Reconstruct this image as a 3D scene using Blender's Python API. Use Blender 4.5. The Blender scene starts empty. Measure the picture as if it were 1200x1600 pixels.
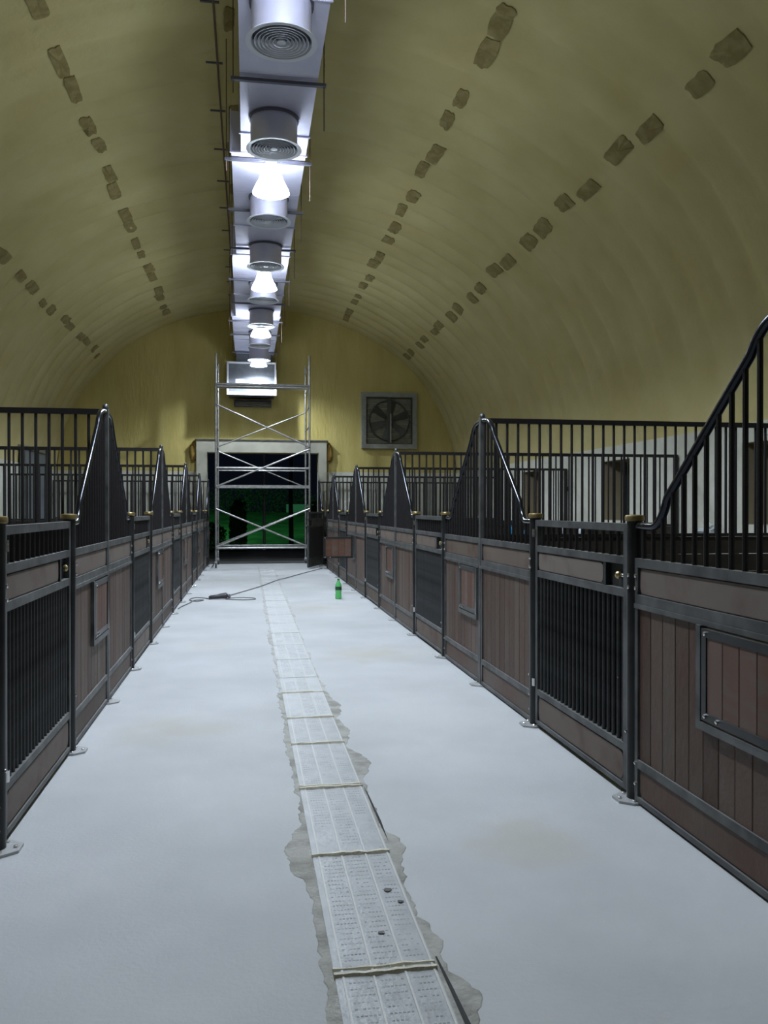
import bpy, math, random
from math import sin, cos, pi, radians, sqrt
from mathutils import Vector, Matrix, noise

random.seed(7)
S = bpy.context.scene
C = S.collection

# ---------------------------------------------------------------- camera
cam_d = bpy.data.cameras.new('camera')
cam = bpy.data.objects.new('camera', cam_d); C.objects.link(cam)
cam.location = (0, 0, 1.45)
cam.rotation_euler = (radians(90 - 0.22), 0, radians(-9.26))
cam_d.sensor_fit = 'HORIZONTAL'; cam_d.sensor_width = 36.0
cam_d.lens = 36.0 * 1300 / 1200
cam_d.clip_start = 0.05; cam_d.clip_end = 200
S.camera = cam

# ---------------------------------------------------------------- world, exposure
W = bpy.data.worlds.new('night'); S.world = W; W.use_nodes = True
W.node_tree.nodes['Background'].inputs[0].default_value = (0.10, 0.13, 0.25, 1)
W.node_tree.nodes['Background'].inputs[1].default_value = 0.02
S.view_settings.view_transform = 'Standard'
S.view_settings.look = 'None'
S.view_settings.gamma = 1
S.view_settings.use_curve_mapping = False
S.view_settings.exposure = 0.0
LAMP_W = 475.0          # high-bay lamp bulbs
SHADE_E = 42.0           # glow of their frosted shades
LAMP_COL = (0.80, 0.90, 1.0)
LAMPS_Y = (5.55, 9.72, 13.98, 17.8, 21.50)

# ---------------------------------------------------------------- materials
def mat(name, col, rough=0.6, metal=0.0, col2=None, scale=4.0, detail=4.0, lo=0.4, hi=0.65,
        bump=0.0, bscale=30.0, rnd=0.0, dust=None, dust_amt=0.0, emit=None, est=0.0, stretch=None,
        alpha=1.0, trans=0.0, spec=0.5):
    m = bpy.data.materials.new(name); m.use_nodes = True
    nt = m.node_tree; N = nt.nodes; L = nt.links
    b = N['Principled BSDF']
    b.inputs['Roughness'].default_value = rough
    b.inputs['Metallic'].default_value = metal
    b.inputs['Specular IOR Level'].default_value = spec
    if trans: b.inputs['Transmission Weight'].default_value = trans
    if emit:
        b.inputs['Emission Color'].default_value = (*emit, 1); b.inputs['Emission Strength'].default_value = est
    tc = N.new('ShaderNodeTexCoord'); vec = tc.outputs['Object']
    oi = N.new('ShaderNodeObjectInfo')
    if stretch or rnd:
        mp = N.new('ShaderNodeMapping'); L.new(vec, mp.inputs['Vector'])
        if stretch: mp.inputs['Scale'].default_value = stretch
        if rnd:
            ml = N.new('ShaderNodeMath'); ml.operation = 'MULTIPLY'; ml.inputs[1].default_value = 37.0
            L.new(oi.outputs['Random'], ml.inputs[0]); L.new(ml.outputs[0], mp.inputs['Location'])
        vec = mp.outputs['Vector']
    last = None
    rgb = N.new('ShaderNodeRGB'); rgb.outputs[0].default_value = (*col, 1); last = rgb.outputs[0]
    def mix(a, bcol, fac):
        mx = N.new('ShaderNodeMix'); mx.data_type = 'RGBA'
        L.new(a, mx.inputs[6])
        if isinstance(bcol, tuple): mx.inputs[7].default_value = (*bcol, 1)
        else: L.new(bcol, mx.inputs[7])
        if hasattr(fac, 'is_linked'): L.new(fac, mx.inputs[0])
        else: mx.inputs[0].default_value = fac
        return mx.outputs[2]
    if col2:
        n = N.new('ShaderNodeTexNoise'); n.inputs['Scale'].default_value = scale; n.inputs['Detail'].default_value = detail
        L.new(vec, n.inputs['Vector'])
        r = N.new('ShaderNodeMapRange'); r.inputs[1].default_value = lo; r.inputs[2].default_value = hi
        L.new(n.outputs[0], r.inputs[0])
        last = mix(last, col2, r.outputs[0])
    if rnd:
        hs = N.new('ShaderNodeHueSaturation')
        r = N.new('ShaderNodeMapRange'); r.inputs[3].default_value = 1 - rnd; r.inputs[4].default_value = 1 + rnd
        L.new(oi.outputs['Random'], r.inputs[0]); L.new(r.outputs[0], hs.inputs['Value'])
        r2 = N.new('ShaderNodeMapRange'); r2.inputs[3].default_value = 1.15; r2.inputs[4].default_value = 0.7
        L.new(oi.outputs['Random'], r2.inputs[0]); L.new(r2.outputs[0], hs.inputs['Saturation'])
        L.new(last, hs.inputs['Color']); last = hs.outputs[0]
    if dust:
        g = N.new('ShaderNodeNewGeometry'); sx = N.new('ShaderNodeSeparateXYZ'); L.new(g.outputs['Normal'], sx.inputs[0])
        n = N.new('ShaderNodeTexNoise'); n.inputs['Scale'].default_value = 7; n.inputs['Detail'].default_value = 5
        L.new(vec, n.inputs['Vector'])
        r = N.new('ShaderNodeMapRange'); r.inputs[1].default_value = 0.35; r.inputs[2].default_value = 0.75
        r.inputs[4].default_value = dust_amt; L.new(n.outputs[0], r.inputs[0])
        up = N.new('ShaderNodeMath'); up.operation = 'MULTIPLY_ADD'; up.use_clamp = True
        up.inputs[1].default_value = 0.55; L.new(sx.outputs[2], up.inputs[0]); L.new(r.outputs[0], up.inputs[2])
        mxm = N.new('ShaderNodeMath'); mxm.operation = 'MAXIMUM'
        L.new(up.outputs[0], mxm.inputs[0]); L.new(r.outputs[0], mxm.inputs[1])
        last = mix(last, dust, mxm.outputs[0])
    L.new(last, b.inputs['Base Color'])
    if bump:
        n = N.new('ShaderNodeTexNoise'); n.inputs['Scale'].default_value = bscale; n.inputs['Detail'].default_value = 5
        L.new(vec, n.inputs['Vector'])
        bp = N.new('ShaderNodeBump'); bp.inputs['Strength'].default_value = bump; bp.inputs['Distance'].default_value = 0.02
        L.new(n.outputs[0], bp.inputs['Height']); L.new(bp.outputs[0], b.inputs['Normal'])
    return m

M = {}
M['foam'] = mat('spray_foam', (0.59, 0.525, 0.265), 0.92, col2=(0.51, 0.435, 0.195), scale=1.1, detail=6, bump=0.5, bscale=9, lo=0.3, hi=0.7, spec=0.15)
M['foam_wall'] = mat('spray_foam_gable', (0.60, 0.51, 0.20), 0.92, col2=(0.51, 0.42, 0.14), scale=1.3, detail=6, bump=0.5, bscale=7, lo=0.3, hi=0.7, stretch=(2.2, 1, 0.5), spec=0.15)
M['bare'] = mat('bare_foam_patch', (0.26, 0.21, 0.085), 0.95, col2=(0.34, 0.285, 0.13), scale=7, bump=0.5, bscale=18, spec=0.1)
M['white'] = mat('white_wall_paint', (0.62, 0.62, 0.55), 0.8, col2=(0.52, 0.52, 0.44), scale=1.6, bump=0.1, bscale=40)
M['portal'] = mat('cream_portal_paint', (0.40, 0.39, 0.32), 0.8, col2=(0.33, 0.32, 0.26), scale=2)
M['reveal'] = mat('tan_plaster_reveal', (0.36, 0.31, 0.20), 0.9)
M['steel'] = mat('black_painted_steel', (0.016, 0.017, 0.018), 0.38, 0.3, dust=(0.12, 0.125, 0.13), dust_amt=0.16)
M['bar'] = mat('black_bar_steel', (0.018, 0.016, 0.018), 0.42, 0.3)
M['dusty'] = mat('dusty_steel_rail', (0.035, 0.037, 0.038), 0.5, 0.3, col2=(0.085, 0.088, 0.088), scale=5, dust=(0.24, 0.245, 0.24), dust_amt=0.36)
M['dustybar'] = mat('dusty_bar_steel', (0.05, 0.053, 0.055), 0.5, 0.2, col2=(0.02, 0.02, 0.02), scale=6)
M['polish'] = mat('swept_top_rail_steel', (0.03, 0.032, 0.04), 0.22, 0.75)
M['wood'] = mat('hardwood_plank', (0.072, 0.032, 0.017), 0.6, col2=(0.078, 0.053, 0.035), scale=2.3, detail=6, lo=0.42, hi=0.62, rnd=0.36, stretch=(1, 1, 0.5), bump=0.15, bscale=30)
M['wood_dusty'] = mat('dusty_hardwood_board', (0.125, 0.093, 0.072), 0.7, col2=(0.08, 0.046, 0.03), scale=4.5, detail=6, lo=0.5, hi=0.7, rnd=0.2)
M['darkwood'] = mat('dark_partition_board', (0.028, 0.022, 0.015), 0.7, col2=(0.045, 0.034, 0.024), scale=6, rnd=0.2)
M['brass'] = mat('brass', (0.40, 0.31, 0.15), 0.4, 0.85)
M['chrome'] = mat('chrome', (0.75, 0.75, 0.75), 0.2, 1.0)
M['zinc'] = mat('zinc_plate', (0.42, 0.43, 0.44), 0.5, 0.6, dust=(0.5, 0.5, 0.5), dust_amt=0.4)
M['duct'] = mat('galvanised_duct', (0.58, 0.58, 0.74), 0.42, 0.2, col2=(0.66, 0.65, 0.80), scale=3)
M['boxsteel'] = mat('dull_box_steel', (0.10, 0.11, 0.125), 0.6, 0.2, col2=(0.14, 0.15, 0.165), scale=5)
M['hatchwood'] = mat('red_brown_hatch_plank', (0.105, 0.046, 0.026), 0.6, col2=(0.10, 0.07, 0.05), scale=5, detail=6, lo=0.5, hi=0.7, rnd=0.2)
M['diff'] = mat('white_powder_coat', (0.66, 0.68, 0.74), 0.45)
M['alu'] = mat('scaffold_aluminium', (0.36, 0.355, 0.35), 0.4, 0.7, col2=(0.26, 0.255, 0.25), scale=12)
M['fanplate'] = mat('fan_shutter_grey', (0.20, 0.20, 0.15), 0.6, col2=(0.15, 0.15, 0.11), scale=8)
M['fandark'] = mat('fan_dark', (0.045, 0.045, 0.035), 0.6)
M['fanframe'] = mat('fan_frame_white', (0.30, 0.31, 0.28), 0.6, col2=(0.25, 0.25, 0.22), scale=6)
M['rod'] = mat('threaded_rod', (0.16, 0.11, 0.09), 0.6, 0.4)
M['strut'] = mat('hanger_channel', (0.13, 0.13, 0.16), 0.5, 0.5)
M['bulb'] = mat('lamp_bulb', (0.9, 0.9, 0.9), 0.5, emit=LAMP_COL, est=20)
M['shade'] = mat('frosted_lamp_shade', (0.85, 0.88, 0.95), 0.5, emit=(0.8, 0.9, 1.0), est=SHADE_E)
M['shade_dim'] = mat('dimmer_lamp_shade', (0.85, 0.88, 0.95), 0.5, emit=(0.8, 0.9, 1.0), est=14)
M['cement'] = mat('grey_cement_patch', (0.43, 0.425, 0.395), 0.9, lo=0.42, hi=0.62, col2=(0.29, 0.285, 0.26), scale=7, bump=0.4, bscale=50, spec=0.2)
M['cover'] = mat('film_covered_grate', (0.43, 0.445, 0.46), 0.4, col2=(0.36, 0.375, 0.39), scale=9, bump=0.15, bscale=60, spec=0.3)
M['cover_dusty'] = mat('dust_buried_grate', (0.53, 0.545, 0.56), 0.6, col2=(0.46, 0.475, 0.49), scale=5, bump=0.15, bscale=40, spec=0.3)
M['joint_dusty'] = mat('dusty_joint', (0.66, 0.66, 0.64), 0.8)
M['cement_dusty'] = mat('dust_covered_cement', (0.50, 0.505, 0.50), 0.9, lo=0.42, hi=0.62, col2=(0.39, 0.39, 0.365), scale=7, bump=0.4, bscale=50, spec=0.2)
M['coverline'] = mat('grate_rib', (0.54, 0.54, 0.52), 0.5)
M['slot'] = mat('painted_grate_slot', (0.25, 0.255, 0.26), 0.8, col2=(0.42, 0.43, 0.44), scale=14, lo=0.42, hi=0.6)
M['joint'] = mat('cream_joint_foam', (0.80, 0.77, 0.66), 0.8, col2=(0.68, 0.64, 0.52), scale=20, bump=0.4, bscale=60)
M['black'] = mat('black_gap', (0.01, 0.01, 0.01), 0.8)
M['rubber'] = mat('dark_stall_floor', (0.03, 0.028, 0.025), 0.9, col2=(0.05, 0.045, 0.04), scale=3)
M['apron'] = mat('dark_concrete_apron', (0.10, 0.105, 0.10), 0.9, col2=(0.06, 0.065, 0.06), scale=2)
M['greydoor'] = mat('blue_grey_metal_door', (0.16, 0.19, 0.21), 0.5, 0.3)
M['leaf'] = mat('hedge_leaf', (0.03, 0.13, 0.03), 0.6, col2=(0.015, 0.07, 0.02), scale=3, lo=0.45, hi=0.6)
M['grass'] = mat('lawn', (0.03, 0.13, 0.04), 0.9, col2=(0.015, 0.06, 0.02), scale=1.5, bump=0.5, bscale=30)
M['ground'] = mat('dark_yard_ground', (0.03, 0.03, 0.028), 0.95, col2=(0.018, 0.018, 0.016), scale=1.2)
M['bark'] = mat('bark', (0.05, 0.045, 0.04), 0.9)
M['pole'] = mat('outdoor_pole', (0.45, 0.42, 0.42), 0.5, 0.3)
M['plaster'] = mat('outdoor_wall', (0.22, 0.32, 0.3), 0.9)
M['glass'] = mat('dark_window_glass', (0.02, 0.03, 0.04), 0.08, spec=0.5)
M['winframe'] = mat('dark_window_frame', (0.05, 0.055, 0.06), 0.5, 0.3)
M['bottle'] = mat('green_bottle_plastic', (0.16, 0.72, 0.22), 0.12, trans=0.35)
M['bottlelabel'] = mat('dark_label', (0.02, 0.05, 0.03), 0.4)
M['cap'] = mat('green_cap', (0.02, 0.16, 0.05), 0.4)
M['cable'] = mat('grey_cable', (0.17, 0.17, 0.18), 0.6)
M['blackplastic'] = mat('black_plastic', (0.03, 0.03, 0.032), 0.4)
M['blue'] = mat('blue_plastic', (0.04, 0.30, 0.62), 0.2)
M['clear'] = mat('clear_plastic', (0.75, 0.8, 0.84), 0.15, trans=0.4)
M['brownfoam'] = mat('aged_brown_foam', (0.24, 0.14, 0.03), 0.95, col2=(0.34, 0.22, 0.05), scale=4, bump=0.6, bscale=12)

# floor: dusty screed, yellow damp stains with a place of their own
def floor_mat():
    m = mat('dusty_white_screed', (0.54, 0.555, 0.57), 0.75, col2=(0.47, 0.485, 0.50), scale=1.3, detail=9, lo=0.35, hi=0.68, bump=0.12, bscale=55, spec=0.25)
    nt = m.node_tree; N = nt.nodes; L = nt.links; b = N['Principled BSDF']
    src = b.inputs['Base Color'].links[0].from_socket
    tc = N.new('ShaderNodeTexCoord')
    nz = N.new('ShaderNodeTexNoise'); nz.inputs['Scale'].default_value = 3.5; nz.inputs['Detail'].default_value = 6
    L.new(tc.outputs['Object'], nz.inputs['Vector'])
    for (x, y, r, a) in ((1.2, 3.5, 0.34, 0.5), (-0.5, 5.6, 0.5, 0.45), (1.27, 8.2, 0.62, 0.6), (0.95, 12.2, 0.8, 0.4), (-0.35, 9.0, 0.5, 0.22), (-0.5, 17.2, 0.9, 0.3)):
        d = N.new('ShaderNodeVectorMath'); d.operation = 'DISTANCE'; d.inputs[1].default_value = (x, y, 0)
        L.new(tc.outputs['Object'], d.inputs[0])
        ad = N.new('ShaderNodeMath'); ad.operation = 'MULTIPLY_ADD'; ad.inputs[1].default_value = r * 1.6
        L.new(nz.outputs[0], ad.inputs[0]); L.new(d.outputs['Value'], ad.inputs[2])
        mr = N.new('ShaderNodeMapRange'); mr.interpolation_type = 'SMOOTHSTEP'
        mr.inputs[1].default_value = r * 0.75; mr.inputs[2].default_value = r * 1.9; mr.inputs[3].default_value = a; mr.inputs[4].default_value = 0
        L.new(ad.outputs[0], mr.inputs[0])
        mx = N.new('ShaderNodeMix'); mx.data_type = 'RGBA'; L.new(mr.outputs[0], mx.inputs[0]); L.new(src, mx.inputs[6])
        mx.inputs[7].default_value = (0.46, 0.435, 0.35, 1); src = mx.outputs[2]
    n2 = N.new('ShaderNodeTexNoise'); n2.inputs['Scale'].default_value = 0.55; n2.inputs['Detail'].default_value = 8
    L.new(tc.outputs['Object'], n2.inputs['Vector'])
    mr = N.new('ShaderNodeMapRange'); mr.inputs[1].default_value = 0.5; mr.inputs[2].default_value = 0.72; mr.inputs[4].default_value = 0.8
    L.new(n2.outputs[0], mr.inputs[0])
    mx = N.new('ShaderNodeMix'); mx.data_type = 'RGBA'; L.new(mr.outputs[0], mx.inputs[0]); L.new(src, mx.inputs[6])
    mx.inputs[7].default_value = (0.41, 0.43, 0.44, 1)
    L.new(mx.outputs[2], b.inputs['Base Color'])
    return m
M['floor'] = floor_mat()

# ---------------------------------------------------------------- mesh builder
class MB:
    def __init__(s): s.v = []; s.f = []
    def add(s, vs, fs):
        k = len(s.v); s.v += [tuple(v) for v in vs]; s.f += [tuple(i + k for i in f) for f in fs]; return s
    def box(s, x0, x1, y0, y1, z0, z1):
        return s.add([(x0,y0,z0),(x1,y0,z0),(x1,y1,z0),(x0,y1,z0),(x0,y0,z1),(x1,y0,z1),(x1,y1,z1),(x0,y1,z1)],
                     [(0,3,2,1),(4,5,6,7),(0,1,5,4),(1,2,6,5),(2,3,7,6),(3,0,4,7)])
    def cbox(s, x0, x1, y0, y1, z0, z1, c=0.003, axis='y'):
        # box with the four long-axis edges of its faces chamfered (axis = thin axis normal)
        if axis == 'y':
            ring = [(x0+c, z0), (x1-c, z0), (x1, z0+c), (x1, z1-c), (x1-c, z1), (x0+c, z1), (x0, z1-c), (x0, z0+c)]
            return s.prism([(a, b) for a, b in ring], y0, y1, 'y')
        ring = [(x0+c, y0), (x1-c, y0), (x1, y0+c), (x1, y1-c), (x1-c, y1), (x0+c, y1), (x0, y1-c), (x0, y0+c)]
        return s.prism(ring, z0, z1, 'z')
    def prism(s, pts, a, b, axis='z'):
        n = len(pts)
        if axis == 'z': vs = [(p[0], p[1], a) for p in pts] + [(p[0], p[1], b) for p in pts]
        elif axis == 'y': vs = [(p[0], a, p[1]) for p in pts] + [(p[0], b, p[1]) for p in pts]
        else: vs = [(a, p[0], p[1]) for p in pts] + [(b, p[0], p[1]) for p in pts]
        fs = [tuple(range(n))[::-1], tuple(range(n, 2*n))] + [(i, (i+1) % n, n + (i+1) % n, n + i) for i in range(n)]
        return s.add(vs, fs)
    def tube(s, path, r, n=8, closed=False):
        P = [Vector(p) for p in path]; m = len(P); vs = []
        t0 = (P[1] - P[0]).normalized()
        up = Vector((0, 0, 1)) if abs(t0.z) < 0.9 else Vector((1, 0, 0))
        nrm = t0.cross(up).normalized()
        for i, p in enumerate(P):
            if closed: t = (P[(i+1) % m] - P[i-1]).normalized()
            else: t = (P[min(i+1, m-1)] - P[max(i-1, 0)]).normalized()
            nrm = (nrm - t * nrm.dot(t)).normalized(); bn = t.cross(nrm)
            rr = r[i] if isinstance(r, (list, tuple)) else r
            for k in range(n):
                a = 2*pi*k/n
                vs.append(p + (nrm*cos(a) + bn*sin(a)) * rr)
        fs = []
        for i in range(m if closed else m-1):
            j = (i+1) % m
            for k in range(n):
                fs.append((i*n+k, i*n+(k+1) % n, j*n+(k+1) % n, j*n+k))
        if not closed:
            fs.append(tuple(range(n))[::-1]); fs.append(tuple(range((m-1)*n, m*n)))
        return s.add(vs, fs)
    def lathe(s, prof, cx=0, cy=0, n=24, caps=True):
        vs = []; m = len(prof)
        for r, z in prof:
            for k in range(n):
                a = 2*pi*k/n; vs.append((cx + r*cos(a), cy + r*sin(a), z))
        fs = [(i*n+k, i*n+(k+1) % n, (i+1)*n+(k+1) % n, (i+1)*n+k) for i in range(m-1) for k in range(n)]
        if caps: fs.append(tuple(range(n))[::-1]); fs.append(tuple(range((m-1)*n, m*n)))
        return s.add(vs, fs)
    def mesh(s, name, m, smooth=False):
        me = bpy.data.meshes.new(name); me.from_pydata(s.v, [], s.f); me.materials.append(M[m] if isinstance(m, str) else m)
        if smooth:
            me.polygons.foreach_set('use_smooth', [True]*len(me.polygons))
        me.update(); return me
    def build(s, name, m, parent=None, smooth=False, loc=None, bevel=0):
        me = s.mesh(name, m, smooth)
        o = bpy.data.objects.new(name, me); C.objects.link(o)
        if parent: o.parent = parent
        if loc: o.location = loc
        if smooth: smooth_by_angle(me)
        return o

def smooth_by_angle(me, ang=radians(40)):
    try: me.set_sharp_from_angle(angle=ang)
    except Exception: pass

def inst(name, me, parent, loc=(0,0,0), rot=(0,0,0), scale=(1,1,1)):
    o = bpy.data.objects.new(name, me); C.objects.link(o); o.parent = parent
    o.location = loc; o.rotation_euler = rot; o.scale = scale
    return o
def tag(o, label=None, cat=None, group=None, kind=None):
    if label: o['label'] = label
    if cat: o['category'] = cat
    if group: o['group'] = group
    if kind: o['kind'] = kind
    return o
def empty(name, loc=(0,0,0), rz=0):
    o = bpy.data.objects.new(name, None); C.objects.link(o); o.location = loc; o.rotation_euler = (0,0,rz)
    o.empty_display_size = 0.1
    return o
KIDS = {}
def copy_tree(src):
    kids = {}
    for o in C.objects:
        if o.parent: kids.setdefault(o.parent.name, []).append(o)
    def rec(o, par):
        c = o.copy(); C.objects.link(c); c.parent = par
        for ch in kids.get(o.name, []): rec(ch, c)
        return c
    return rec(src, None)
def struct(o): o['kind'] = 'structure'; return o
def rrect(x0, x1, z0, z1, r, n=5):
    pts = []
    for cx, cz, a0 in ((x1-r, z1-r, 0), (x0+r, z1-r, 90), (x0+r, z0+r, 180), (x1-r, z0+r, 270)):
        for i in range(n+1):
            a = radians(a0 + 90*i/n); pts.append((cx + r*cos(a), cz + r*sin(a)))
    return pts

# ================================================================ THE HALL
YB, YF = 23.1, -6.0                  # end wall with the doorway, wall behind the camera
XC, HW = 0.43, 5.42                  # hall axis and half width
ZS, RISE = 2.47, 4.5                 # springing line, rise of the vault
XL, XR = XC - HW, XC + HW

# floor slab
b = MB(); b.box(XL-0.46, XR+0.46, YF-0.3, 22.25, -0.15, 0)
struct(b.build('floor', 'floor'))
b = MB(); b.box(XL-0.46, XR+0.46, 22.25, YB+0.3, -0.15, -0.004)
struct(b.build('trim_1', 'apron'))
# dark bedding floors inside the stall rows
for nm, x0, x1 in (('trim_2', 1.93, XR), ('trim_3', XL, -1.09)):
    b = MB(); b.box(x0, x1, -1.0, 22.2, 0.0, 0.02); struct(b.build(nm, 'rubber'))

# side walls with window openings
def side_wall(name, x0, x1, opens):
    b = MB(); y = YF - 0.3
    for (a, c, zb, zt) in opens:
        b.box(x0, x1, y, a, -0.1, ZS); b.box(x0, x1, a, c, -0.1, zb); b.box(x0, x1, a, c, zt, ZS); y = c
    b.box(x0, x1, y, YB+0.3, -0.1, ZS)
    return struct(b.build(name, 'white'))
P_R = [2.6 + 4.03*k for k in range(6)]
P_L = [2.45 + 4.03*k for k in range(6)]
op_r = [(p+1.49, p+2.54, 1.26, 2.24) for p in P_R[:5]]
op_l = [(p+1.49, p+2.54, 1.26, 2.24) for p in P_L[:4]]
side_wall('wall_right', XR, XR+0.45, op_r)
side_wall('wall_left', XL-0.45, XL, op_l)
wn = 0
for side, ops in ((1, op_r), (-1, op_l)):
    for (a, c, zb, zt) in ops:
        wn += 1
        xi = XR if side > 0 else XL
        e = empty('window_%d' % wn, (xi, (a+c)/2, zb)); struct(e)
        w = c - a; h = zt - zb
        def X(u): return sorted((side*u[0], side*u[1]))
        # plastered reveals
        b = MB()
        for bx in (((0.001, 0.449), (-w/2-0.001, -w/2+0.008), (0, h)), ((0.001, 0.449), (w/2-0.008, w/2+0.001), (0, h)),
                   ((0.001, 0.449), (-w/2, w/2), (-0.001, 0.008)), ((0.001, 0.449), (-w/2, w/2), (h-0.008, h+0.001))):
            xx = X(bx[0]); b.box(xx[0], xx[1], *bx[1], *bx[2])
        b.build('reveal', 'reveal', e)
        b = MB(); f0, f1 = X((0.40, 0.445)); t = 0.045
        b.box(f0, f1, -w/2+.008, w/2-.008, .008, t); b.box(f0, f1, -w/2+.008, w/2-.008, h-t, h-.008)
        b.box(f0, f1, -w/2+.008, -w/2+t, t, h-t); b.box(f0, f1, w/2-t, w/2-.008, t, h-t); b.box(f0, f1, -0.02, 0.02, t, h-t)
        b.build('window_frame', 'winframe', e)
        for y0, y1 in ((-w/2+t, -0.02), (0.02, w/2-t)):
            b = MB(); g0, g1 = X((0.42, 0.426)); b.box(g0, g1, y0, y1, t, h-t); b.build('pane', 'glass', e)

# blue-grey sliding metal door on the left wall near its far end
e = empty('door_1', (XL, 20.5, 0)); struct(e)
b = MB(); b.box(0.03, 0.09, -1.15, 1.15, 0.03, 2.78); b.build('door_leaf', 'greydoor', e)
b = MB(); b.box(0.09, 0.12, -1.15, -1.05, 0.03, 2.78); b.box(0.09, 0.12, 1.05, 1.15, 0.03, 2.78); b.box(0.09, 0.12, -0.04, 0.04, 0.03, 2.78)
b.build('door_stile', 'dusty', e)
b = MB(); b.box(0.0, 0.14, -1.3, 1.3, 2.78, 2.86); b.build('sliding_track', 'alu', e)

# vault: sprayed foam over corrugated arch sheets
def ell(t):   # t 0..pi from right springing to left
    return XC + HW*cos(t), ZS + RISE*sin(t)
def rib_off(y, t):
    ph = (y + 0.3) / 0.62
    fr = ph - math.floor(ph)
    return 0.062 * (abs(sin(pi*fr))**0.6) + 0.03*noise.noise(Vector((y*0.55, t*3.0, 1.3))) + 0.018*noise.noise(Vector((y*2.3, t*9.0, 4.3)))
NT, DY = 84, 0.0775
ny = int((YB + 0.15 - YF)/DY) + 1
vs = []; fs = []
for j in range(ny+1):
    y = YF + (YB + 0.15 - YF) * j / ny
    for i in range(NT+1):
        t = pi*i/NT; x, z = ell(t)
        nx, nz = cos(t)/HW, sin(t)/RISE; l = sqrt(nx*nx+nz*nz); nx /= l; nz /= l
        fade = min(1, sin(t)*4)
        o = -rib_off(y, t) * fade + 0.02
        vs.append((x + nx*o, y, z + nz*o))
for j in range(ny):
    for i in range(NT):
        a = j*(NT+1)+i; fs.append((a, a+1, a+NT+2, a+NT+1))
b = MB(); b.add(vs, fs)
ceil = struct(b.build('ceiling', 'foam', smooth=True))

# bare patches in the foam, rows along the vault, each a ragged thin scab
def patch(t, y, wid, ln, seed):
    rnd = random.Random(seed); vs = []; n = 20
    x0, z0 = ell(t)
    tx, tz = -HW*sin(t), RISE*cos(t); l = sqrt(tx*tx+tz*tz); tx /= l; tz /= l
    nx, nz = cos(t)/HW, sin(t)/RISE; l = sqrt(nx*nx+nz*nz); nx /= l; nz /= l
    sk = rnd.uniform(-.25, .25)
    pts = []
    for (ua, va, ub, vb) in ((-1, -1, 1, -1), (1, -1, 1, 1), (1, 1, -1, 1), (-1, 1, -1, -1)):
        for q in range(5):
            u_ = ua + (ub-ua)*q/5; v_ = va + (vb-va)*q/5
            if q == 0: u_ *= .86; v_ *= .93
            pts.append(((u_ + rnd.uniform(-.11, .11))*wid/2 + sk*v_*wid*0.35, (v_ + rnd.uniform(-.09, .09))*ln/2))
    out = []
    for dep in (0.0, 0.02):
        for (u, v) in pts:
            yy = y + v
            off = -rib_off(yy, t + u/5.2) + 0.02 - 0.015 + dep
            out.append((x0 + tx*u + nx*off, yy, z0 + tz*u + nz*off))
        # centre
        off = -rib_off(y, t) + 0.02 - 0.017 + dep
        out.append((x0 + nx*off, y, z0 + nz*off))
    m = n+1; fs = []
    for k in range(n):
        k2 = (k+1) % n
        fs += [(k, k2, n), (m+k2, m+k, m+n), (k2, k, m+k, m+k2)]
    b = MB(); b.add(out, fs); return b.build('foam_patch', 'bare', ceil, smooth=False)
def t_of(d): return math.acos(max(-1, min(1, d/HW)))
sd = 0
rows = ((2.2, 8.4, 0.19, 0.5), (3.88, 6.9, 0.22, 0.46), (-2.5, 9.7, 0.18, 0.55), (-4.18, 9.7, 0.19, 0.48), (-0.66, 6.2, 0.14, 0.5))
for (d, ystart, wid, ln) in rows:
    y = ystart - 1.64*int((ystart+1)/1.64); k = 0
    while y < 22.4:
        for dy in (0.0, 0.62):
            sd += 1; rr = random.Random(sd*3+1)
            if d == -0.66 and rr.random() < 0.35: continue
            if y+dy > 22.6: continue
            patch(t_of(d + rr.uniform(-.04, .04)), y + dy + rr.uniform(-.05, .05), wid*rr.uniform(.8, 1.2), ln*rr.uniform(.8, 1.12), sd)
        y += 1.64

# end wall: white below, foam above, with a doorway
DX0, DX1, DZ = -1.10, 1.91, 2.98
b = MB(); b.box(XL-0.46, DX0, YB, YB+0.3, -0.1, ZS); b.box(DX1, XR+0.46, YB, YB+0.3, -0.1, ZS)
struct(b.build('wall_back', 'white'))
def gable(name, y0, y1, hole):
    b = MB(); n = 110
    xs = sorted([XL - 0.0 + (XR-XL)*i/n for i in range(n+1)] + ([DX0, DX1] if hole else []))
    for i in range(len(xs)-1):
        a, c = xs[i], xs[i+1]; mid = (a+c)/2
        lo = DZ if (hole and DX0 < mid < DX1) else ZS
        def zz(x): return ZS + RISE*sqrt(max(0, 1-((x-XC)/HW)**2)) + 0.03
        b.add([(a,y0,lo),(c,y0,lo),(c,y0,zz(c)),(a,y0,zz(a)),(a,y1,lo),(c,y1,lo),(c,y1,zz(c)),(a,y1,zz(a))],
              [(0,1,2,3),(7,6,5,4),(0,4,5,1),(3,2,6,7)])
    return struct(b.build(name, 'foam_wall'))
gable('wall_back_gable', YB, YB+0.3, True)
gable('wall_front_gable', YF-0.3, YF, False)
b = MB(); b.box(XL-0.46, XR+0.46, YF-0.3, YF, -0.1, ZS); struct(b.build('wall_front', 'white'))
# white boxed portal around the doorway
b = MB(); d0 = YB-0.22
b.box(-1.38, DX0, d0, YB, 0, 3.30); b.box(DX1, 2.13, d0, YB, 0, 3.30); b.box(DX0, DX1, d0, YB, DZ, 3.30)
pt = struct(b.build('trim_4', 'portal'))
b = MB(); b.box(-1.42, 2.17, d0-0.03, YB, 3.301, 3.33); struct(b.build('trim_5', 'dusty'))
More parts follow.
